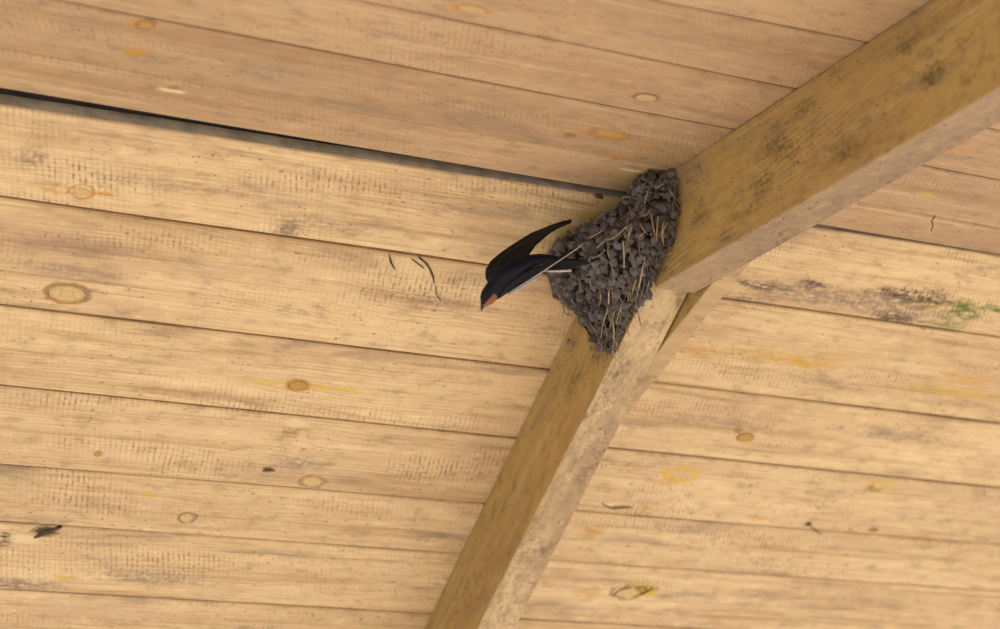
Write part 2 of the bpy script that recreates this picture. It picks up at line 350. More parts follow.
build_slope('f', ceil_far, M_FAR)
build_slope('n', ceil_near, M_NEAR)

# ------------------------------------------------------------------ rafters and gusset
RW = .05; DF, DN = .103, .117
MUST = (.42, .275, .088); MUST2 = (.34, .222, .072); UNDER = (.60, .44, .25); UNDER2 = (.40, .28, .155)  # mustard on the side faces, paler colour on the undersides
def bevelled_prism(name, prof_a, prof_b, r=.0018):
    """prism between two matching outlines"""
    n = len(prof_a); bm = bmesh.new()
    A = [bm.verts.new(p) for p in prof_a]; B = [bm.verts.new(p) for p in prof_b]
    bm.faces.new(A[::-1]); bm.faces.new(B)
    for i in range(n): bm.faces.new((A[i], A[(i+1) % n], B[(i+1) % n], B[i]))
    bmesh.ops.recalc_face_normals(bm, faces=bm.faces)
    bmesh.ops.bevel(bm, geom=list(bm.edges), offset=r, segments=2, affect='EDGES', profile=.6)
    me = bpy.data.meshes.new(name); bm.to_mesh(me); bm.free(); return me
# joint on the left faces: where the two undersides meet, from the photograph
Jp = hit_x(655, 289.5); Jy, Jz = Jp.y, Jp.z-RIDGE_Z
def fl_pt(x, s, n): return (x+s*SKF, s*math.cos(AL)-n*math.sin(AL), -s*math.sin(AL)-n*math.cos(AL))
def nr_pt(x, s, n): return (x+s*SKN, -s*math.cos(BE)+n*math.sin(BE), -s*math.sin(BE)-n*math.cos(BE))
def rafter(name, fn, d, a, ztop, label, seed, saw, M):
    # the upper end is cut plumb at y = Jy
    S1 = 1.36
    def s_at(n):    # s where y == Jy
        return (Jy+n*math.sin(AL))/math.cos(AL) if fn is fl_pt else (-Jy+n*math.sin(BE))/math.cos(BE)
    g = .001
    pa = [fn(0, s_at(g)+g, g), fn(0, S1, g), fn(0, S1, d), fn(0, s_at(d)+g, d)]
    pb = [fn(RW, s_at(g)+g, g), fn(RW, S1, g), fn(RW, S1, d), fn(RW, s_at(d)+g, d)]
    # local frame: x along the rafter, y across its depth, z across its width
    org = Vector(fn(0, 0, 0))+ORG
    ex = (Vector(fn(0, 1, 0))-Vector(fn(0, 0, 0))).normalized(); ez = Vector((1, 0, 0)); ez = (ez-ex*ez.dot(ex)).normalized(); ey = ez.cross(ex)
    mw = Matrix.Translation(org) @ Matrix((ex, ey, ez)).transposed().to_4x4(); inv = mw.inverted()
    T = lambda p: tuple(inv @ (Vector(p)+ORG))
    me = bevelled_prism(name, [T(p) for p in pa], [T(p) for p in pb])
    o = link(name, me); o.matrix_world = mw; tag(o, label, 'rafter', 'rafters meeting at the ridge')
    return o, me, inv
def wmarks(inv, L):
    r = []
    for (px, py, x, rx, ry, c, st, kind, rag) in L:
        p = inv @ hit_x(px, py, x)
        r.append((p.x, p.y, rx*.00108, ry*.00108, c, st, kind, rag))
    return r
DM = (.13, .09, .035)
rf, mef, invf = rafter('rafter', fl_pt, DF, AL, 0, 'mustard-sided rafter below the nest with pale underside, on the well-lit slope', 61, .4, None)
rn, men, invn = rafter('rafter', nr_pt, DN, BE, 0, 'mustard-sided rafter on the duskier slope, its plumb-cut end beside the nest', 62, .4, None)
mf = wood('rafter_side_wood', 61, MUST, MUST2, wmarks(invf, [(592, 420, 0, 40, 9, DM, .5, 'disc', 1.6), (535, 520, 0, 60, 9, DM, .5, 'disc', 1.7), (570, 380, 0, 24, 8, DM, .5, 'disc', 1.6), (497, 585, 0, 30, 10, DM, .5, 'disc', 1.6), (600, 345, 0, 30, 14, DM, .5, 'disc', 1.4)]), saw=.3, grime=1.0, grain=.5, speck=1.0, fuzz=.3, blotch=.5)
mn = wood('rafter_side_wood', 62, MUST, MUST2, wmarks(invn, [(775, 145, 0, 26, 16, DM, .55, 'disc', 1.7), (760, 185, 0, 20, 10, DM, .5, 'disc', 1.7), (930, 75, 0, 16, 12, DM, .7, 'disc', 1.5), (845, 150, 0, 18, 12, DM, .55, 'disc', 1.6), (700, 215, 0, 18, 10, DM, .5, 'disc', 1.6), (725, 235, 0, 14, 6, DM, .5, 'disc', 1.6), (905, 45, 0, 30, 7, DM, .5, 'disc', 1.7), (800, 110, 0, 22, 8, DM, .5, 'disc', 1.6)]), saw=.8, grime=.9, grain=.5, speck=1.0, sawdir=(.14, 1.0), fuzz=.2, blotch=.6)
mw_f = wood('rafter_under_wood', 63, UNDER, UNDER2, saw=.3, grime=.8, grain=.35, speck=.8, fuzz=.55, blotch=.85)
mw_n = wood('rafter_under_wood', 64, (.47, .325, .19), (.30, .20, .12), saw=.25, grime=.9, grain=.3, speck=.8, fuzz=.6, blotch=.95)
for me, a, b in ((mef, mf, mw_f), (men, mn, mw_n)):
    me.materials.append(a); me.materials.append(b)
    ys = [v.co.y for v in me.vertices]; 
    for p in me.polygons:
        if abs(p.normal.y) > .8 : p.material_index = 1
# gusset: triangular board nailed to the right faces of the two rafters
A_ = hit_x(708, 285.5, RW); B_ = hit_x(662.5, 340, RW)
sl = (B_.z-A_.z)/(B_.y-A_.y)
TG = .025
def gz(y): return A_.z+sl*(y-A_.y)
def roof_z(y): return RIDGE_Z-.006-(y*math.tan(AL) if y > 0 else -y*math.tan(BE))
ya, yb = A_.y-.11, B_.y+.16
def fy(lo, hi, f):
    for _ in range(50):
        m = (lo+hi)/2
        if f(m) > 0: lo = m
        else: hi = m
    return lo
yR = fy(0, 1.2, lambda y: roof_z(y)-gz(y)) if roof_z(1.2) < gz(1.2) else .30
yL = -.10
prof = [(yL, roof_z(yL)), (0, roof_z(0)), (min(yR, .30), roof_z(min(yR, .30))), (min(yR, .30), gz(min(yR, .30))), (yL, gz(yL))]
xg0, xg1 = RW+.0036, RW+.0036+TG
gc = Vector((xg0, 0, RIDGE_Z))
me = bevelled_prism('gusset_board', [Vector((xg0+SKF*y, y, z))-gc for y, z in prof], [Vector((xg1+SKF*y, y, z))-gc for y, z in prof], .002)
go = link('gusset_board', me); go.location = gc
gmat = wood('gusset_wood', 65, (.51, .35, .19), (.43, .29, .155), saw=.2, grime=.35, grain=.4, speck=.7); me.materials.append(gmat)
me.materials.append(wood('gusset_side_wood', 66, MUST, MUST2, saw=.2, grime=.4, grain=.4, speck=.8))
for p in me.polygons:
    if abs(p.normal.x) > .8: p.material_index = 1
tag(go, 'short joint board fixed behind the two rafters where their ends meet', 'board')

# ------------------------------------------------------------------ mud nest in the corner under the ridge
mud = NT('dry_mud')
_n = mud.noise(mud.obj(), 130, 4, .65); _n2 = mud.noise(mud.obj(), 28, 2)
_c = mud.mix(mud.ramp(_n, .3, .7), (.185, .158, .152), (.055, .045, .042)); _c = mud.mix(mud.ramp(_n2, .35, .7), _c, (.24, .208, .202))
mud.bump(_n, .8, .0015); mud = mud.out(_c, .95, .1)
mud_b = simple('mud_dark_tone', (.115, .096, .090), .95, (.05, .041, .038), 170, .0015, .1)
mud_c = simple('mud_pale_tone', (.235, .203, .196), .95, (.12, .102, .097), 170, .0015, .1)
MUDS = (mud, mud, mud_b, mud_b, mud_c)
mud_shade = simple('mud_crevice_shade', (.022, .017, .015), .95, (.010, .008, .007), 160, .002, .1)  # near-black shell: shade between the pellets painted into its colour
STRAW = [simple('straw_pale', (.42, .33, .20), .6, (.27, .20, .115), 120), simple('straw_gold', (.33, .225, .10), .6, (.20, .13, .06), 120), simple('straw_brown', (.19, .125, .075), .7, (.105, .07, .045), 120), simple('straw_grey', (.25, .205, .16), .7, (.145, .12, .095), 120)]
# outline rows from the tip to the top: left pixel, right pixel
ROWS = [((606, 351), (613, 350)), ((597, 341), (619, 335)), ((586, 323), (629, 314)), ((572, 306), (641, 303)), ((558, 294), (648, 290)), ((551, 278), (653, 276)), ((549, 262), (661, 261)), ((555, 248), (668, 245)), ((571, 236), (673, 230)), ((598, 222), (676, 214)), ((621, 207), (677, 200)), ((630, 191), (676, 186)), ((640, 177), (673, 173))]
BUL = [.004, .012, .024, .036, .045, .052, .056, .054, .048, .038, .026, .018, .008]
NU = 15
def on_back(px, py):    # nearest of: left faces of the rafters, far boards
    p1 = hit_x(px, py, 0); p2 = hit(px, py, ORG, N_FAR)
    return p1 if depth_of(p1) < depth_of(p2) else p2
front = []
top_d = depth_of(hit_x(673, 173))
for k, (L, R) in enumerate(ROWS):
    dR = depth_of(hit_x(*R)); dL = depth_of(on_back(*L))
    if k >= 7:
        t = (k-6)/(len(ROWS)-7); base = depth_of(on_back(*ROWS[6][0])); dL = base*(1-t)+(top_d+.004)*t
    row = []
    for i in range(NU+1):
        u = i/NU; px = L[0]+(R[0]-L[0])*u; py = L[1]+(R[1]-L[1])*u
        d = dL+(dR-dL)*u - BUL[k]*math.sin(math.pi*min(1, max(0, u)))**.75
        row.append((px, py, d))
    front.append(row)
def nest_at(u, v):
    """u 0..1 left to right, v 0..1 tip to top"""
    a = min(max(v, 0), 1)*(len(front)-1); k = min(int(a), len(front)-2); fa = a-k
    b = min(max(u, 0), 1)*NU; i = min(int(b), NU-1); fb = b-i
    q = [0, 0, 0]
    for (kk, wk) in ((k, 1-fa), (k+1, fa)):
        for (ii, wi) in ((i, 1-fb), (i+1, fb)):
            for c in range(3): q[c] += front[kk][ii][c]*wk*wi
    return at_depth(*q)
nest_base = nest_at(.5, 0.0)
nest = bpy.data.objects.new('bird_nest', None); COL.objects.link(nest); nest.location = nest_base; nest.empty_display_size = .02
tag(nest, 'cone-shaped mud pellet nest with dangling straw in the corner of the rafters', 'nest')
V = []; Fc = []; nr = len(ROWS)
for row in front:
    for q in row: V.append(at_depth(*q)-nest_base)
for k, row in enumerate(front):      # inner/back wall: sunk towards the corner
    for i, q in enumerate(row):
        u = i/NU; dR = row[-1][2]; dL = row[0][2]; flat = dL+(dR-dL)*u
        V.append(at_depth(q[0], q[1], max(q[2]+.010, min(flat-.004, q[2]+.035)))-nest_base)
m = NU+1; off = nr*m
for k in range(nr-1):
    for i in range(NU):
        a = k*m+i
        Fc.append((a, a+1, a+1+m, a+m)); Fc.append((off+a, off+a+m, off+a+m+1, off+a+1))
for k in range(nr-1):
    for i in (0, NU):
        a = k*m+i; Fc.append((a, a+m, off+a+m, off+a))
for i in range(NU):
    for a in (i, (nr-1)*m+i): Fc.append((a, a+1, off+a+1, off+a))
def clear_of_wood(p, pad):      # keep a point off the rafter faces and the boards
    q = p+nest_base; q.x = min(q.x, -pad)
    d = (q-ORG).dot(N_FAR)
    if d > -pad: q = q-N_FAR*(d+pad)
    d = (q-ORG).dot(N_NEAR)
    if d > -pad: q = q-N_NEAR*(d+pad)
    return q-nest_base
V = [clear_of_wood(v, .0008) for v in V]
shell = link('mud_shell', fix_normals(mesh('mud_shell', V, Fc, True)), mud_shade, nest)

def pellet_mesh(seed):
    bm = bmesh.new(); bmesh.ops.create_icosphere(bm, subdivisions=3, radius=1.0)
    for v in bm.verts:
        n = v.co.normalized(); o = Vector((seed*7.3, seed*3.1, 0))
        rg = abs(mnoise.noise(n*1.9+o)); fc = abs(mnoise.noise(n*4.3+o))
        v.co = n*(1.12+.45*mnoise.noise(n*1.1+o)-.75*rg-.45*fc); v.co.z *= .72
    me = bpy.data.meshes.new('mud_pellet'); bm.to_mesh(me); bm.free()
    me.polygons.foreach_set('use_smooth', [True]*len(me.polygons)); me.materials.append(MUDS[seed % 5]); return me
PM = [pellet_mesh(i+1) for i in range(15)]
rp = random.Random(21)
cells = []; tries = 0
while len(cells) < 298 and tries < 40000:
    tries += 1
    v = rp.random()**.85; u = rp.random()
    p = nest_at(u, v)
    wpx = (ROWS[min(int(v*12), 12)][1][0]-ROWS[min(int(v*12), 12)][0][0])
    if rp.random() > wpx/125+.30: continue
    if rp.random() < .18: u = rp.choice([rp.uniform(0, .06), rp.uniform(.95, 1)]); p = nest_at(u, v)
    r = rp.uniform(.0036, .0064)*(1.0 if v < .85 else .8)*(.8 if v < .15 else 1)
    if any((p-c[0]).length < (r+c[1])*.74 for c in cells): continue
    cells.append((p, r))
    o = link('mud_pellet', PM[rp.randrange(15)], None, nest)
    toc = (CAM-p).normalized()
    o.location = clear_of_wood(p+toc*rp.uniform(-.0005, .0050)-nest_base, r*.8)
    o.rotation_euler = (rp.uniform(0, 6.3), rp.uniform(0, 6.3), rp.uniform(0, 6.3))
    s_ = r*rp.uniform(1.15, 1.45); o.scale = (s_*rp.uniform(.9, 1.25), s_, s_*rp.uniform(.8, 1.05))
# small crumbs between the pellets and round the edge
bm = bmesh.new(); SM = [(list(v.co) for v in me.vertices) for me in PM[:0]]
for _ in range(520):
    v = rp.random(); u = rp.choice([rp.random(), rp.random(), rp.uniform(0, .05), rp.uniform(.95, 1)])
    p = nest_at(u, v)-nest_base+Vector((rp.uniform(-1, 1), rp.uniform(-1, 1), rp.uniform(-1, 1)))*.002
    r = rp.uniform(.0012, .0030); o3 = Vector((rp.random()*50, 0, 0))
    ret = bmesh.ops.create_icosphere(bm, subdivisions=1, radius=1.0)
    for w in ret['verts']:
        n = w.co.copy(); w.co = p+n*r*(1+.5*mnoise.noise(n*1.4+o3))
me = bpy.data.meshes.new('mud_crumbs'); bm.to_mesh(me); bm.free()
tag(link('mud_crumbs', me, mud, nest), kind='stuff')

def tube_verts(pts, r0, r1, n=5):
    V = []; Fc = []; m = len(pts)
    for i, p in enumerate(pts):
        t = (pts[min(i+1, m-1)]-pts[max(i-1, 0)]).normalized()
        a = t.cross(Vector((.3, .5, .8))).normalized(); b = t.cross(a); r = r0+(r1-r0)*i/(m-1)
        for j in range(n):
            an = 2*math.pi*j/n; V.append(p+(a*math.cos(an)+b*math.sin(an))*r)
    for i in range(m-1):
        for j in range(n):
            Fc.append((i*n+j, i*n+(j+1) % n, (i+1)*n+(j+1) % n, (i+1)*n+j))
    Fc.append(tuple(range(n))[::-1]); Fc.append(tuple((m-1)*n+j for j in range(n)))
    return V, Fc
def nest_depth(px, py):
    best = None
    for row in front:
        for q in row:
            d = (q[0]-px)**2+(q[1]-py)**2
            if best is None or d < best[0]: best = (d, q[2])
    return best[1]
def straw(pix, r, mt, lift=.0115, parent=nest, name='straw', base=None):
    P = [at_depth(x, y, nest_depth(x, y)-lift*(1+.35*math.sin(2.3*i))) for i, (x, y) in enumerate(pix)]
    # smooth through the points
    Q = []
    for i in range(len(P)-1):
        a = P[max(i-1, 0)]; b = P[i]; c = P[i+1]; d = P[min(i+2, len(P)-1)]
        for k in range(5):
            t = k/5; Q.append(.5*((2*b)+(c-a)*t+(2*a-5*b+4*c-d)*t*t+(3*b-a-3*c+d)*t**3))
    Q.append(P[-1])
    V, Fc = tube_verts([q-nest_base for q in Q], r, r*.6)
    return link(name, fix_normals(mesh(name, V, Fc, True)), STRAW[mt], parent)
SP = [  # traced strands
 ([(553, 282), (560, 298), (571, 309), (583, 321)], .0010, 0), ([(567, 293), (575, 305), (584, 318)], .0011, 0), ([(563, 305), (565, 313), (572, 316)], .0006, 2),
 ([(609, 291), (608, 307), (603, 325), (601, 338)], .0010, 0), ([(597, 309), (602, 322), (612, 335), (614, 347)], .0008, 3), ([(612, 318), (614, 332), (613, 345), (612, 356)], .0008, 0),
 ([(643, 266), (640, 282), (636, 300), (634, 314)], .0009, 0), ([(636, 280), (633, 290), (632, 297)], .0010, 1), ([(621, 305), (621, 315), (619, 324)], .0008, 3),
 ([(651, 213), (653, 226), (656, 240)], .0009, 1), ([(658, 216), (657, 230), (656, 243)], .0010, 1), ([(664, 221), (662, 232), (662, 243)], .0011, 1), ([(667, 222), (663, 233), (664, 246)], .0007, 0),
 ([(632, 227), (629, 234), (628, 240)], .0012, 1), ([(650, 210), (646, 215), (636, 218), (631, 225)], .0010, 3), ([(623, 241), (624, 255), (624, 268)], .0010, 0), ([(645, 256), (644, 264)], .0010, 0),
 ([(606, 240), (613, 238), (619, 234), (627, 226)], .0010, 0), ([(586, 240), (592, 237), (602, 231)], .0010, 0), ([(597, 248), (604, 241), (611, 235)], .0009, 3), ([(590, 259), (598, 256), (606, 250)], .0009, 3), ([(598, 217), (606, 213)], .0008, 1),
 ([(640, 222), (643, 229), (647, 234)], .0010, 3), ([(655, 188), (663, 184), (667, 178)], .0009, 3), ([(668, 187), (672, 194), (675, 200)], .0007, 3), ([(622, 198), (630, 197), (636, 199)], .0009, 1), ([(640, 209), (634, 213), (630, 217)], .0007, 2),
 ([(667, 232), (669, 245), (672, 253)], .0007, 2), ([(674, 175), (675, 190), (672, 215)], .0006, 2), ([(593, 271), (590, 282), (594, 292)], .0007, 3), ([(577, 273), (580, 283), (583, 293)], .0007, 3), ([(587, 303), (595, 311)], .0008, 2),
 ([(552, 266), (548, 274), (550, 283)], .0006, 2), ([(547, 271), (553, 279), (556, 290)], .0006, 2), ([(594, 330), (601, 344), (608, 352)], .0008, 3), ([(618, 330), (615, 341), (609, 350)], .0007, 2), ([(604, 322), (607, 334), (604, 345)], .0009, 2), ([(645, 282), (642, 292), (640, 300)], .0009, 2), ([(649, 281), (647, 290), (645, 298)], .0008, 3), ([(627, 247), (634, 262), (637, 274)], .0007, 2), ([(610, 262), (614, 275), (612, 288)], .0007, 3), ([(598, 286), (601, 297), (599, 306)], .0009, 1), ([(640, 240), (639, 250), (641, 258)], .0008, 2), ([(632, 292), (637, 284), (641, 275)], .0009, 2)]
for pix, r, mt in SP: straw(pix, r, mt)
for _ in range(46):     # more strands, thickest towards the tip and the right edge
    u = rp.choice([rp.uniform(.1, .9), rp.uniform(.6, .97), rp.uniform(.03, .2)]); v = rp.choice([rp.uniform(.05, .4), rp.uniform(.1, .95)])
    a = v*(len(front)-1); q = front[min(int(a), len(front)-1)][min(int(u*NU), NU)]
    ln = rp.uniform(9, 24); an = rp.gauss(0, .38)+(.35 if u < .5 else -.05)
    pts = [(q[0]+math.sin(an)*ln*t+rp.uniform(-1, 1), q[1]+math.cos(an)*ln*t) for t in (0, .5, 1)]
    straw(pts, rp.uniform(.0005, .0009), rp.choice([0, 1, 2, 3, 3, 2]), rp.uniform(.008, .012))
# the finest root fibres, past counting
FV = []; FF = []
for _ in range(110):
    v = rp.random(); u = rp.choice([rp.random(), rp.uniform(0, .12), rp.uniform(.85, 1)])
    p = nest_at(u, v); toc = (CAM-p).normalized(); p = p+toc*.006
    d = (Up*-1+Rt*rp.uniform(-.8, .8)+toc*rp.uniform(-.1, .3)).normalized(); L = rp.uniform(.006, .018)
    side = d.cross(toc)*rp.uniform(-.35, .35)
    pts = [p+d*L*t-nest_base+side*L*math.sin(3*t) for t in (0, .33, .66, 1)]
    a, b = tube_verts(pts, .00042, .0002, 4); n0 = len(FV); FV += a; FF += [tuple(i+n0 for i in f) for f in b]
tag(link('root_fibres', fix_normals(mesh('root_fibres', FV, FF)), STRAW[2], nest), kind='stuff')

# ------------------------------------------------------------------ the swallow leaving the nest
D0 = nest_depth(575, 262)-.030
MPP = D0/FPX                     # metres per pixel at the bird
bird_base = at_depth(515, 272, D0)
def bl(px, py, z): return at_depth(px, py, D0-z*MPP)-bird_base      # z in pixels towards the viewer's side
bird = bpy.data.objects.new('barn_swallow', None); COL.objects.link(bird); bird.location = bird_base; bird.empty_display_size = .02
tag(bird, 'black swallow with rust-red throat, wings swept back, diving away from the nest', 'bird')
bm = bmesh.new()
def ring_loft(bm, rings):
    rv = [[bm.verts.new(p) for p in r] for r in rings]; n = len(rv[0])
    for a, b in zip(rv, rv[1:]):
        for j in range(n): bm.faces.new((a[j], a[(j+1) % n], b[(j+1) % n], b[j]))
    bm.faces.new(rv[0][::-1]); bm.faces.new(rv[-1])
SPINE = [(482.9, 306.4, 0, 1.9, 2), (484.3, 303.8, .5, 4.3, 4.4), (486.2, 300.5, 1, 7.0, 7.2), (488.6, 296, 1.5, 8.6, 8.6), (492, 291, 1.5, 8.8, 9), (497.5, 286, 1, 10.6, 10), (503, 278.5, 0, 11.2, 12), (511, 273.5, 0, 12.2, 13), (520, 268.5, 0, 11.2, 12), (530, 263, 0, 8.8, 9.5), (540, 260, 0, 6.6, 7), (550, 259.3, 0, 5, 4.4), (558, 260, 0, 3.6, 2.2)]
rings = []
for i, (x, y, z, ri, rd) in enumerate(SPINE):
    a = SPINE[max(i-1, 0)]; b = SPINE[min(i+1, len(SPINE)-1)]
    t = Vector((b[0]-a[0], b[1]-a[1])).normalized(); n = Vector((-t.y, t.x))
    rings.append([bl(x+n.x*ri*math.cos(k*math.pi/10), y+n.y*ri*math.cos(k*math.pi/10), z+rd*math.sin(k*math.pi/10)) for k in range(20)])
ring_loft(bm, rings)
def blade(bm, chords, camber=1.0):
    """chords: (lead px, py, z), (trail px, py, z), thickness px"""
    rings = []
    for (L, T, th) in chords:
        up = []; dn = []
        for k in range(7):
            u = k/6; x, y, z = (L[c]+(T[c]-L[c])*u for c in range(3)); w = math.sqrt(max(0, 1-(2*u-1)**2))*.75+.25
            cz = camber*4*u*(1-u)
            up.append(bl(x, y, z+cz+th*w*.5)); dn.append(bl(x, y, z+cz-th*w*.5))
        rings.append(up+dn[::-1])
    ring_loft(bm, rings)
W1 = [((490, 287, 4), (507, 283, 8), 5), ((485.2, 278, 4), (517, 273, 8), 4.2), ((485.2, 269.5, 3.5), (527, 259, 6), 3.4), ((490, 261, 2), (532.5, 250.5, 3), 2.8), ((500, 252.5, 0), (536.5, 245.5, 1), 2.5), ((514, 243, -2), (541.5, 241, -1), 2.3), ((531, 232.5, -5), (549.5, 234.3, -4), 2.1), ((549, 225.2, -8), (558.5, 228.5, -7), 2), ((561, 221, -10), (566.5, 225, -10), 2.0), ((571.5, 218.9, -12), (572, 222.6, -12), 1.8)]
W2 = [((496.5, 300.5, 4), (508, 283, 11), 4.5), ((505, 295, 5), (520, 275, 12), 4), ((518, 286.8, 6), (532, 268, 12), 3.4), ((530, 279, 7), (541, 266.5, 12), 2.8), ((540, 272.3, 8), (547, 265, 12), 2.4), ((550, 265.6, 9), (553, 262, 12), 2.1), ((562, 257.8, 10), (563.6, 255.6, 12), 1.9), ((574, 249.8, 11), (575, 248.2, 12), 1.7)]
blade(bm, W1, 2.0); blade(bm, W2, 1.0)
bmesh.ops.recalc_face_normals(bm, faces=bm.faces)
tmp = bpy.data.meshes.new('tmp_body'); bm.to_mesh(tmp); bm.free()
tob = bpy.data.objects.new('tmp_body', tmp); COL.objects.link(tob)
md = tob.modifiers.new('r', 'REMESH'); md.mode = 'VOXEL'; md.voxel_size = .00075
md = tob.modifiers.new('s', 'SMOOTH'); md.factor = .5; md.iterations = 5
dg = bpy.context.evaluated_depsgraph_get()
body_me = bpy.data.meshes.new_from_object(tob.evaluated_get(dg)); body_me.name = 'body'
bpy.data.objects.remove(tob); bpy.data.meshes.remove(tmp)
body_me.polygons.foreach_set('use_smooth', [True]*len(body_me.polygons))
att = body_me.color_attributes.new('plumage', 'FLOAT_COLOR', 'POINT')
def to_px(p):
    v = p+bird_base-CAM; d = v.dot(Fw); return W/2+FPX*v.dot(Rt)/d, H/2-FPX*v.dot(Up)/d, (D0-d)/MPP
def sst(a, b, x):
    t = min(max((x-a)/(b-a), 0), 1); return t*t*(3-2*t)
def lerp3(a, b, t): return tuple(a[i]*(1-t)+b[i]*t for i in range(3))
BLUE = (.0035, .0050, .013); SOOT = (.0075, .0055, .0048); RUST = (.27, .092, .042); WHITE = (.68, .58, .54)
for i, v in enumerate(body_me.vertices):
    x, y, z = to_px(v.co)
    nz = mnoise.noise(v.co*420)*1.0
    # distance from the spine tells wing from trunk
    ds = min(math.hypot(x-q[0], y-q[1])/q[3] for q in SPINE[:11])
    c = lerp3(BLUE, SOOT, sst(.85, 1.25, ds))
    # throat and forehead: below-right of a line along the cheek
    side = ((x-483.2)*(307.5-293.2)+(y-307.5)*(496.2-483.2))/19.4      # + to the lower right
    al = ((x-483.2)*(496.2-483.2)-(y-307.5)*(307.5-293.2))/19.4
    c = lerp3(c, RUST, sst(-.3, .8, side+1.6+nz*.5)*(1-sst(10.5, 12.5, math.hypot(x-487.5, y-303)))*(1 if x < 497.5 else 0))
    sd2 = ((x-507)*(293-275)+(y-293)*(541-507))/38.5
    if x > 499 and y > 262: c = lerp3(c, WHITE, sst(.5, 1.6, sd2+nz*.3)*(1 if z < 2.5 else 0))
    att.data[i].color = (*c, 1)
g = NT('swallow_plumage'); vc = g.n.new('ShaderNodeVertexColor'); vc.layer_name = 'plumage'
fn = g.noise(g.obj(), 900, 3, .6); g.bump(fn, .35, .0006)
plum = g.out(g.mix(g.mth('MULTIPLY', g.ramp(fn, .45, .75), .5), vc.outputs[0], (.0015, .0015, .002)), .40, .16)
link('body', body_me, plum, bird)
quill = simple('flight_feather', (.0085, .0062, .0054), .5, (.004, .0035, .0035), 300, 0, .16)
tailm = simple('tail_feather', (.006, .005, .005), .45, (.003, .003, .004), 300, 0, .16)
glintf = simple('pale_edge_glint', (.36, .32, .31), .55, (.24, .21, .205), 300, 0, .4)  # leading edge catching light, painted as a pale grey colour
whitef = simple('white_feather', (.52, .465, .455), .6, (.40, .35, .34), 300, 0, .3)
def feather(path, widths, th, mat, name, par=bird):
    """path of (px, py, z); a flat tapering blade with a slight ridge at the shaft"""
    bmf = bmesh.new(); rings = []; n = len(path)
    for i, (x, y, z) in enumerate(path):
        a = path[max(i-1, 0)]; b = path[min(i+1, n-1)]
        t = Vector((b[0]-a[0], b[1]-a[1])).normalized(); nx, ny = -t.y, t.x; w = widths[i]
        rings.append([bl(x+nx*w*k, y+ny*w*k, z+h*th) for k, h in ((-.5, 0), (-.25, .35), (0, .6), (.25, .35), (.5, 0), (.25, -.3), (0, -.4), (-.25, -.3))])
    ring_loft(bmf, rings); bmesh.ops.recalc_face_normals(bmf, faces=bmf.faces)
    me = bpy.data.meshes.new(name); bmf.to_mesh(me); bmf.free()
    me.polygons.foreach_set('use_smooth', [True]*len(me.polygons))
    return link(name, me, mat, par)
def chord_at(W_, f, u):
    a = f*(len(W_)-1); k = min(int(a), len(W_)-2); t = a-k
    q = [0, 0, 0]
    for (c, w) in ((W_[k], 1-t), (W_[k+1], t)):
        for j in range(3): q[j] += (c[0][j]+(c[1][j]-c[0][j])*u)*w
    return q
# flight feathers of the raised wing: rooted near the leading edge, tips along the trailing edge
for k in range(13):
    f0 = .16+.045*k; f1 = .28+.058*k
    pth = []
    for t in (0, .25, .5, .75, 1):
        q = chord_at(W1, f0+(f1-f0)*t, .20+.82*t*(1-.10*t)); q[2] += 2.6+.15*k-1.2*t; pth.append(tuple(q))
    w = 6.0-.26*k
    feather(pth, [w*.5, w*.9, w, w*.85, w*.25], 1.0, quill, 'flight_feather')
# feathers of the other wing, seen almost edge-on
for k in range(5):
    u = .25+.16*k
    pth = []
    for t in (0, .25, .5, .75, 1):
        q = chord_at(W2, .12+.05*k+(.52+.05*k)*t, u*(1-.4*t)); q[2] += 2.0; pth.append(tuple(q))
    feather(pth, [2.6, 3.2, 3.0, 2.2, .6], .8, quill, 'flight_feather')
feather([(508, 293.6, 8), (520, 286, 8.6), (535, 276.2, 9.5), (550, 266.2, 10.5), (565, 256.2, 11.5), (577, 248.2, 12.2), (585, 242.6, 12.6)], [1.2, 2.2, 2.5, 2.4, 2.2, 2.0, .9], 1.6, glintf, 'wing_edge_feather')['label'] = 'pale grey edge of the lower wing, its glint painted in'
feather([(508, 295, 2), (518, 289.3, 2), (530, 281.8, 2), (541, 275, 1.5)], [1.0, 2.2, 2.6, 1.0], 3, whitef, 'belly_feathers')['label'] = 'white belly feathers below the lower wing'
# forked tail
feather([(546, 259, 2), (560, 260.5, 4), (575, 262.3, 7), (590, 261.4, 11), (598, 258.6, 13), (606, 252.8, 14)], [5, 6.5, 6, 3.8, 2.0, .8], 1.2, tailm, 'tail_streamer')
feather([(546, 262, 1), (560, 264, 3), (575, 264.5, 6), (590, 263.5, 10)], [5.5, 7, 5, .9], 1.0, tailm, 'tail_feather')
feather([(544, 263, 0), (556, 266, 2), (568, 266.4, 4), (580, 265, 7)], [6, 6.5, 4.5, .9], 1.0, tailm, 'tail_feather')
feather([(540, 264, -.5), (552, 268, 1), (564, 268.3, 2), (573, 267.2, 3)], [6, 5, 3, .7], 1.0, tailm, 'tail_feather')
feather([(545, 271.2, 1), (552, 271.2, 1.5), (562, 270.9, 2), (571.5, 270.4, 2.5)], [1.6, 2.4, 2.6, 2.2], 1.2, whitef, 'under_tail_feather')['label'] = 'white under-tail feather'
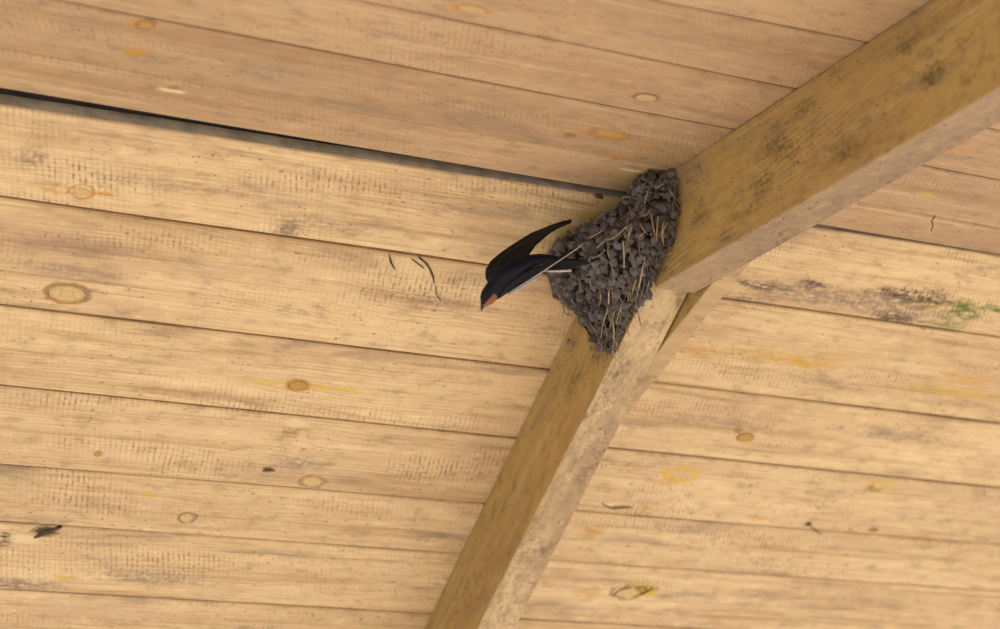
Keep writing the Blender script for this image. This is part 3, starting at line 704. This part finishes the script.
# bill, eye
bmk = bmesh.new()
B_PATH = [(483.6, 303.8, .5, 3.2, 2.6), (482.4, 306.6, .5, 2.1, 1.9), (481.6, 309, .3, 1.2, 1.1), (481.2, 311, 0, .35, .3)]
rings = []
for i, (x, y, z, a, b) in enumerate(B_PATH):
    rings.append([bl(x+a*math.cos(k*math.pi/6)*.93, y+a*math.cos(k*math.pi/6)*.3, z+b*math.sin(k*math.pi/6)) for k in range(12)])
ring_loft(bmk, rings); bmesh.ops.recalc_face_normals(bmk, faces=bmk.faces)
me = bpy.data.meshes.new('bill'); bmk.to_mesh(me); bmk.free(); me.polygons.foreach_set('use_smooth', [True]*len(me.polygons))
link('bill', me, simple('bill_horn', (.012, .011, .012), .3, (.02, .018, .018), 300, 0, .5), bird)
bme = bmesh.new(); bmesh.ops.create_uvsphere(bme, u_segments=16, v_segments=10, radius=1.35*MPP)
me = bpy.data.meshes.new('eye'); bme.to_mesh(me); bme.free(); me.polygons.foreach_set('use_smooth', [True]*len(me.polygons))
eye = link('eye', me, simple('eye_black', (.006, .005, .005), .08, (.008, .007, .006), 100, 0, .6), bird); eye.location = bl(484.4, 298.0, 5.6)

# ------------------------------------------------------------------ cracks, nail heads, crumbs
crackm = simple('crack_dark', (.10, .062, .035), .95, (.05, .03, .018), 200)
def crack(k, pts, wmax):
    loc = [(hit_far if k == 'f' else hit_near)(*p) for p in pts]
    for (kk, e0, e1, ob) in PLANKS:
        x, y = loc[len(loc)//2]
        if kk == k and e0[0]+e0[1]*x <= y < e1[0]+e1[1]*x: break
    Q = []
    for i in range(len(loc)-1):
        a = Vector(loc[max(i-1, 0)]); b = Vector(loc[i]); c = Vector(loc[i+1]); d = Vector(loc[min(i+2, len(loc)-1)])
        for j in range(4):
            t = j/4; Q.append(.5*((2*b)+(c-a)*t+(2*a-5*b+4*c-d)*t*t+(3*b-a-3*c+d)*t**3))
    Q.append(Vector(loc[-1])); V = []; Fc = []; n = len(Q)
    for i, q in enumerate(Q):
        t = (Q[min(i+1, n-1)]-Q[max(i-1, 0)]).normalized(); nn = Vector((-t.y, t.x))
        w = wmax*.5*(math.sin(math.pi*(.06+.9*i/(n-1)))**.7)*(1+.5*mnoise.noise((i*1.7, wmax*9e3, 0)))
        for sg in (-1, 1): V.append((q.x+nn.x*w*sg, q.y+nn.y*w*sg, -.0022))
        for sg in (-1, 1): V.append((q.x+nn.x*w*sg, q.y+nn.y*w*sg, .0040))
    for i in range(n-1):
        a = 4*i; b = a+4
        Fc += [(a, a+1, b+1, b), (a+2, b+2, b+3, a+3), (a, b, b+2, a+2), (a+1, a+3, b+3, b+1)]
    Fc += [(0, 2, 3, 1), (4*n-4, 4*n-3, 4*n-1, 4*n-2)]
    link('crack', fix_normals(mesh('crack', V, Fc)), crackm, ob)
for k, pts, w in [('f', [(389, 254), (391, 262), (395, 269)], .0020), ('f', [(419, 257), (427, 264), (432, 274), (434, 283)], .0022), ('f', [(411, 258), (418, 263), (424, 268)], .0010), ('f', [(435, 285), (437, 295), (441, 300)], .0008),
  ('f', [(34, 537), (47, 531), (62, 526)], .0045), ('f', [(601, 502), (612, 507), (632, 506)], .0014), ('f', [(806, 521), (812, 527), (821, 534)], .0012), ('f', [(640, 594), (648, 590), (652, 586)], .0022), ('f', [(612, 595), (620, 589), (630, 587)], .0012),
  ('f', [(262, 470), (268, 469), (275, 470)], .0016)]:
    crack(k, pts, w)
steel = simple('grey_nail', (.30, .28, .26), .5, (.16, .13, .11), 200)
def nail(par, px, py, r):
    p = hit_x(px, py, -.0004); inv = par.matrix_world.inverted()
    bmn = bmesh.new(); bmesh.ops.create_cone(bmn, cap_ends=True, segments=14, radius1=r*.85, radius2=r, depth=.0016)
    bmesh.ops.bevel(bmn, geom=[e for e in bmn.edges], offset=.0003, segments=1, affect='EDGES')
    me = bpy.data.meshes.new('nail_head'); bmn.to_mesh(me); bmn.free()
    o = link('nail_head', me, steel, par); o.location = inv @ p; return o
bpy.context.view_layer.update()
nail(rn, 698, 170, .0034)
def lump(name, P, r, mat, label, cat, stretch=(1, 1, 1), group=None):
    bmn = bmesh.new(); bmesh.ops.create_icosphere(bmn, subdivisions=2, radius=1.0); o3 = Vector((P.x*90, P.y*70, 3))
    for v in bmn.verts:
        n = v.co.copy(); v.co = n*(1+.5*mnoise.noise(n*1.3+o3)+.25*mnoise.noise(n*3+o3))*r; v.co = Vector((v.co.x*stretch[0], v.co.y*stretch[1], v.co.z*stretch[2]))
    me = bpy.data.meshes.new(name); bmn.to_mesh(me); bmn.free(); me.polygons.foreach_set('use_smooth', [True]*len(me.polygons))
    o = link(name, me, mat); o.location = P; return tag(o, label, cat, group)
for (px, py, r, lb) in ((568.5, 342, .0034, 'largest grey mud fleck on the rafter side, close to the board edge'), (591, 349, .0030, 'grey mud fleck on the rafter side right against the nest tip'),
        (574, 346, .0012, 'tiniest mud speck on the rafter side beside the largest fleck'), (593, 357, .0018, 'small mud speck on the rafter side just under the nest tip')):
    lump('mud_fleck', hit_x(px, py, -.0006), r, mud, lb, 'mud', (.35, 1, 1.2), 'mud flecks below the nest')
leafm = simple('dry_leaf', (.20, .085, .030), .7, (.10, .045, .02), 200)
lump('leaf_scrap', hit(597, 193.5, ORG, N_FAR)-N_FAR*.004, .0052, leafm, 'small brown leaf scrap caught in the ridge gap beside the nest', 'leaf', (1.2, .5, .6))
tw = [hit_near(935, 214.5), hit_near(931, 216), hit_near(932, 218), hit_near(929.5, 220)]
TP = [M_NEAR @ Vector((x, y, -.002-.004*i)) for i, (x, y) in enumerate(tw)]
V, Fc = tube_verts([p-TP[0] for p in TP], .0009, .0006, 6)
o = link('twig_scrap', fix_normals(mesh('twig_scrap', V, Fc, True)), crackm); o.location = TP[0]
tag(o, 'tiny dark twig scrap hanging from a board joint behind the rafter', 'twig')
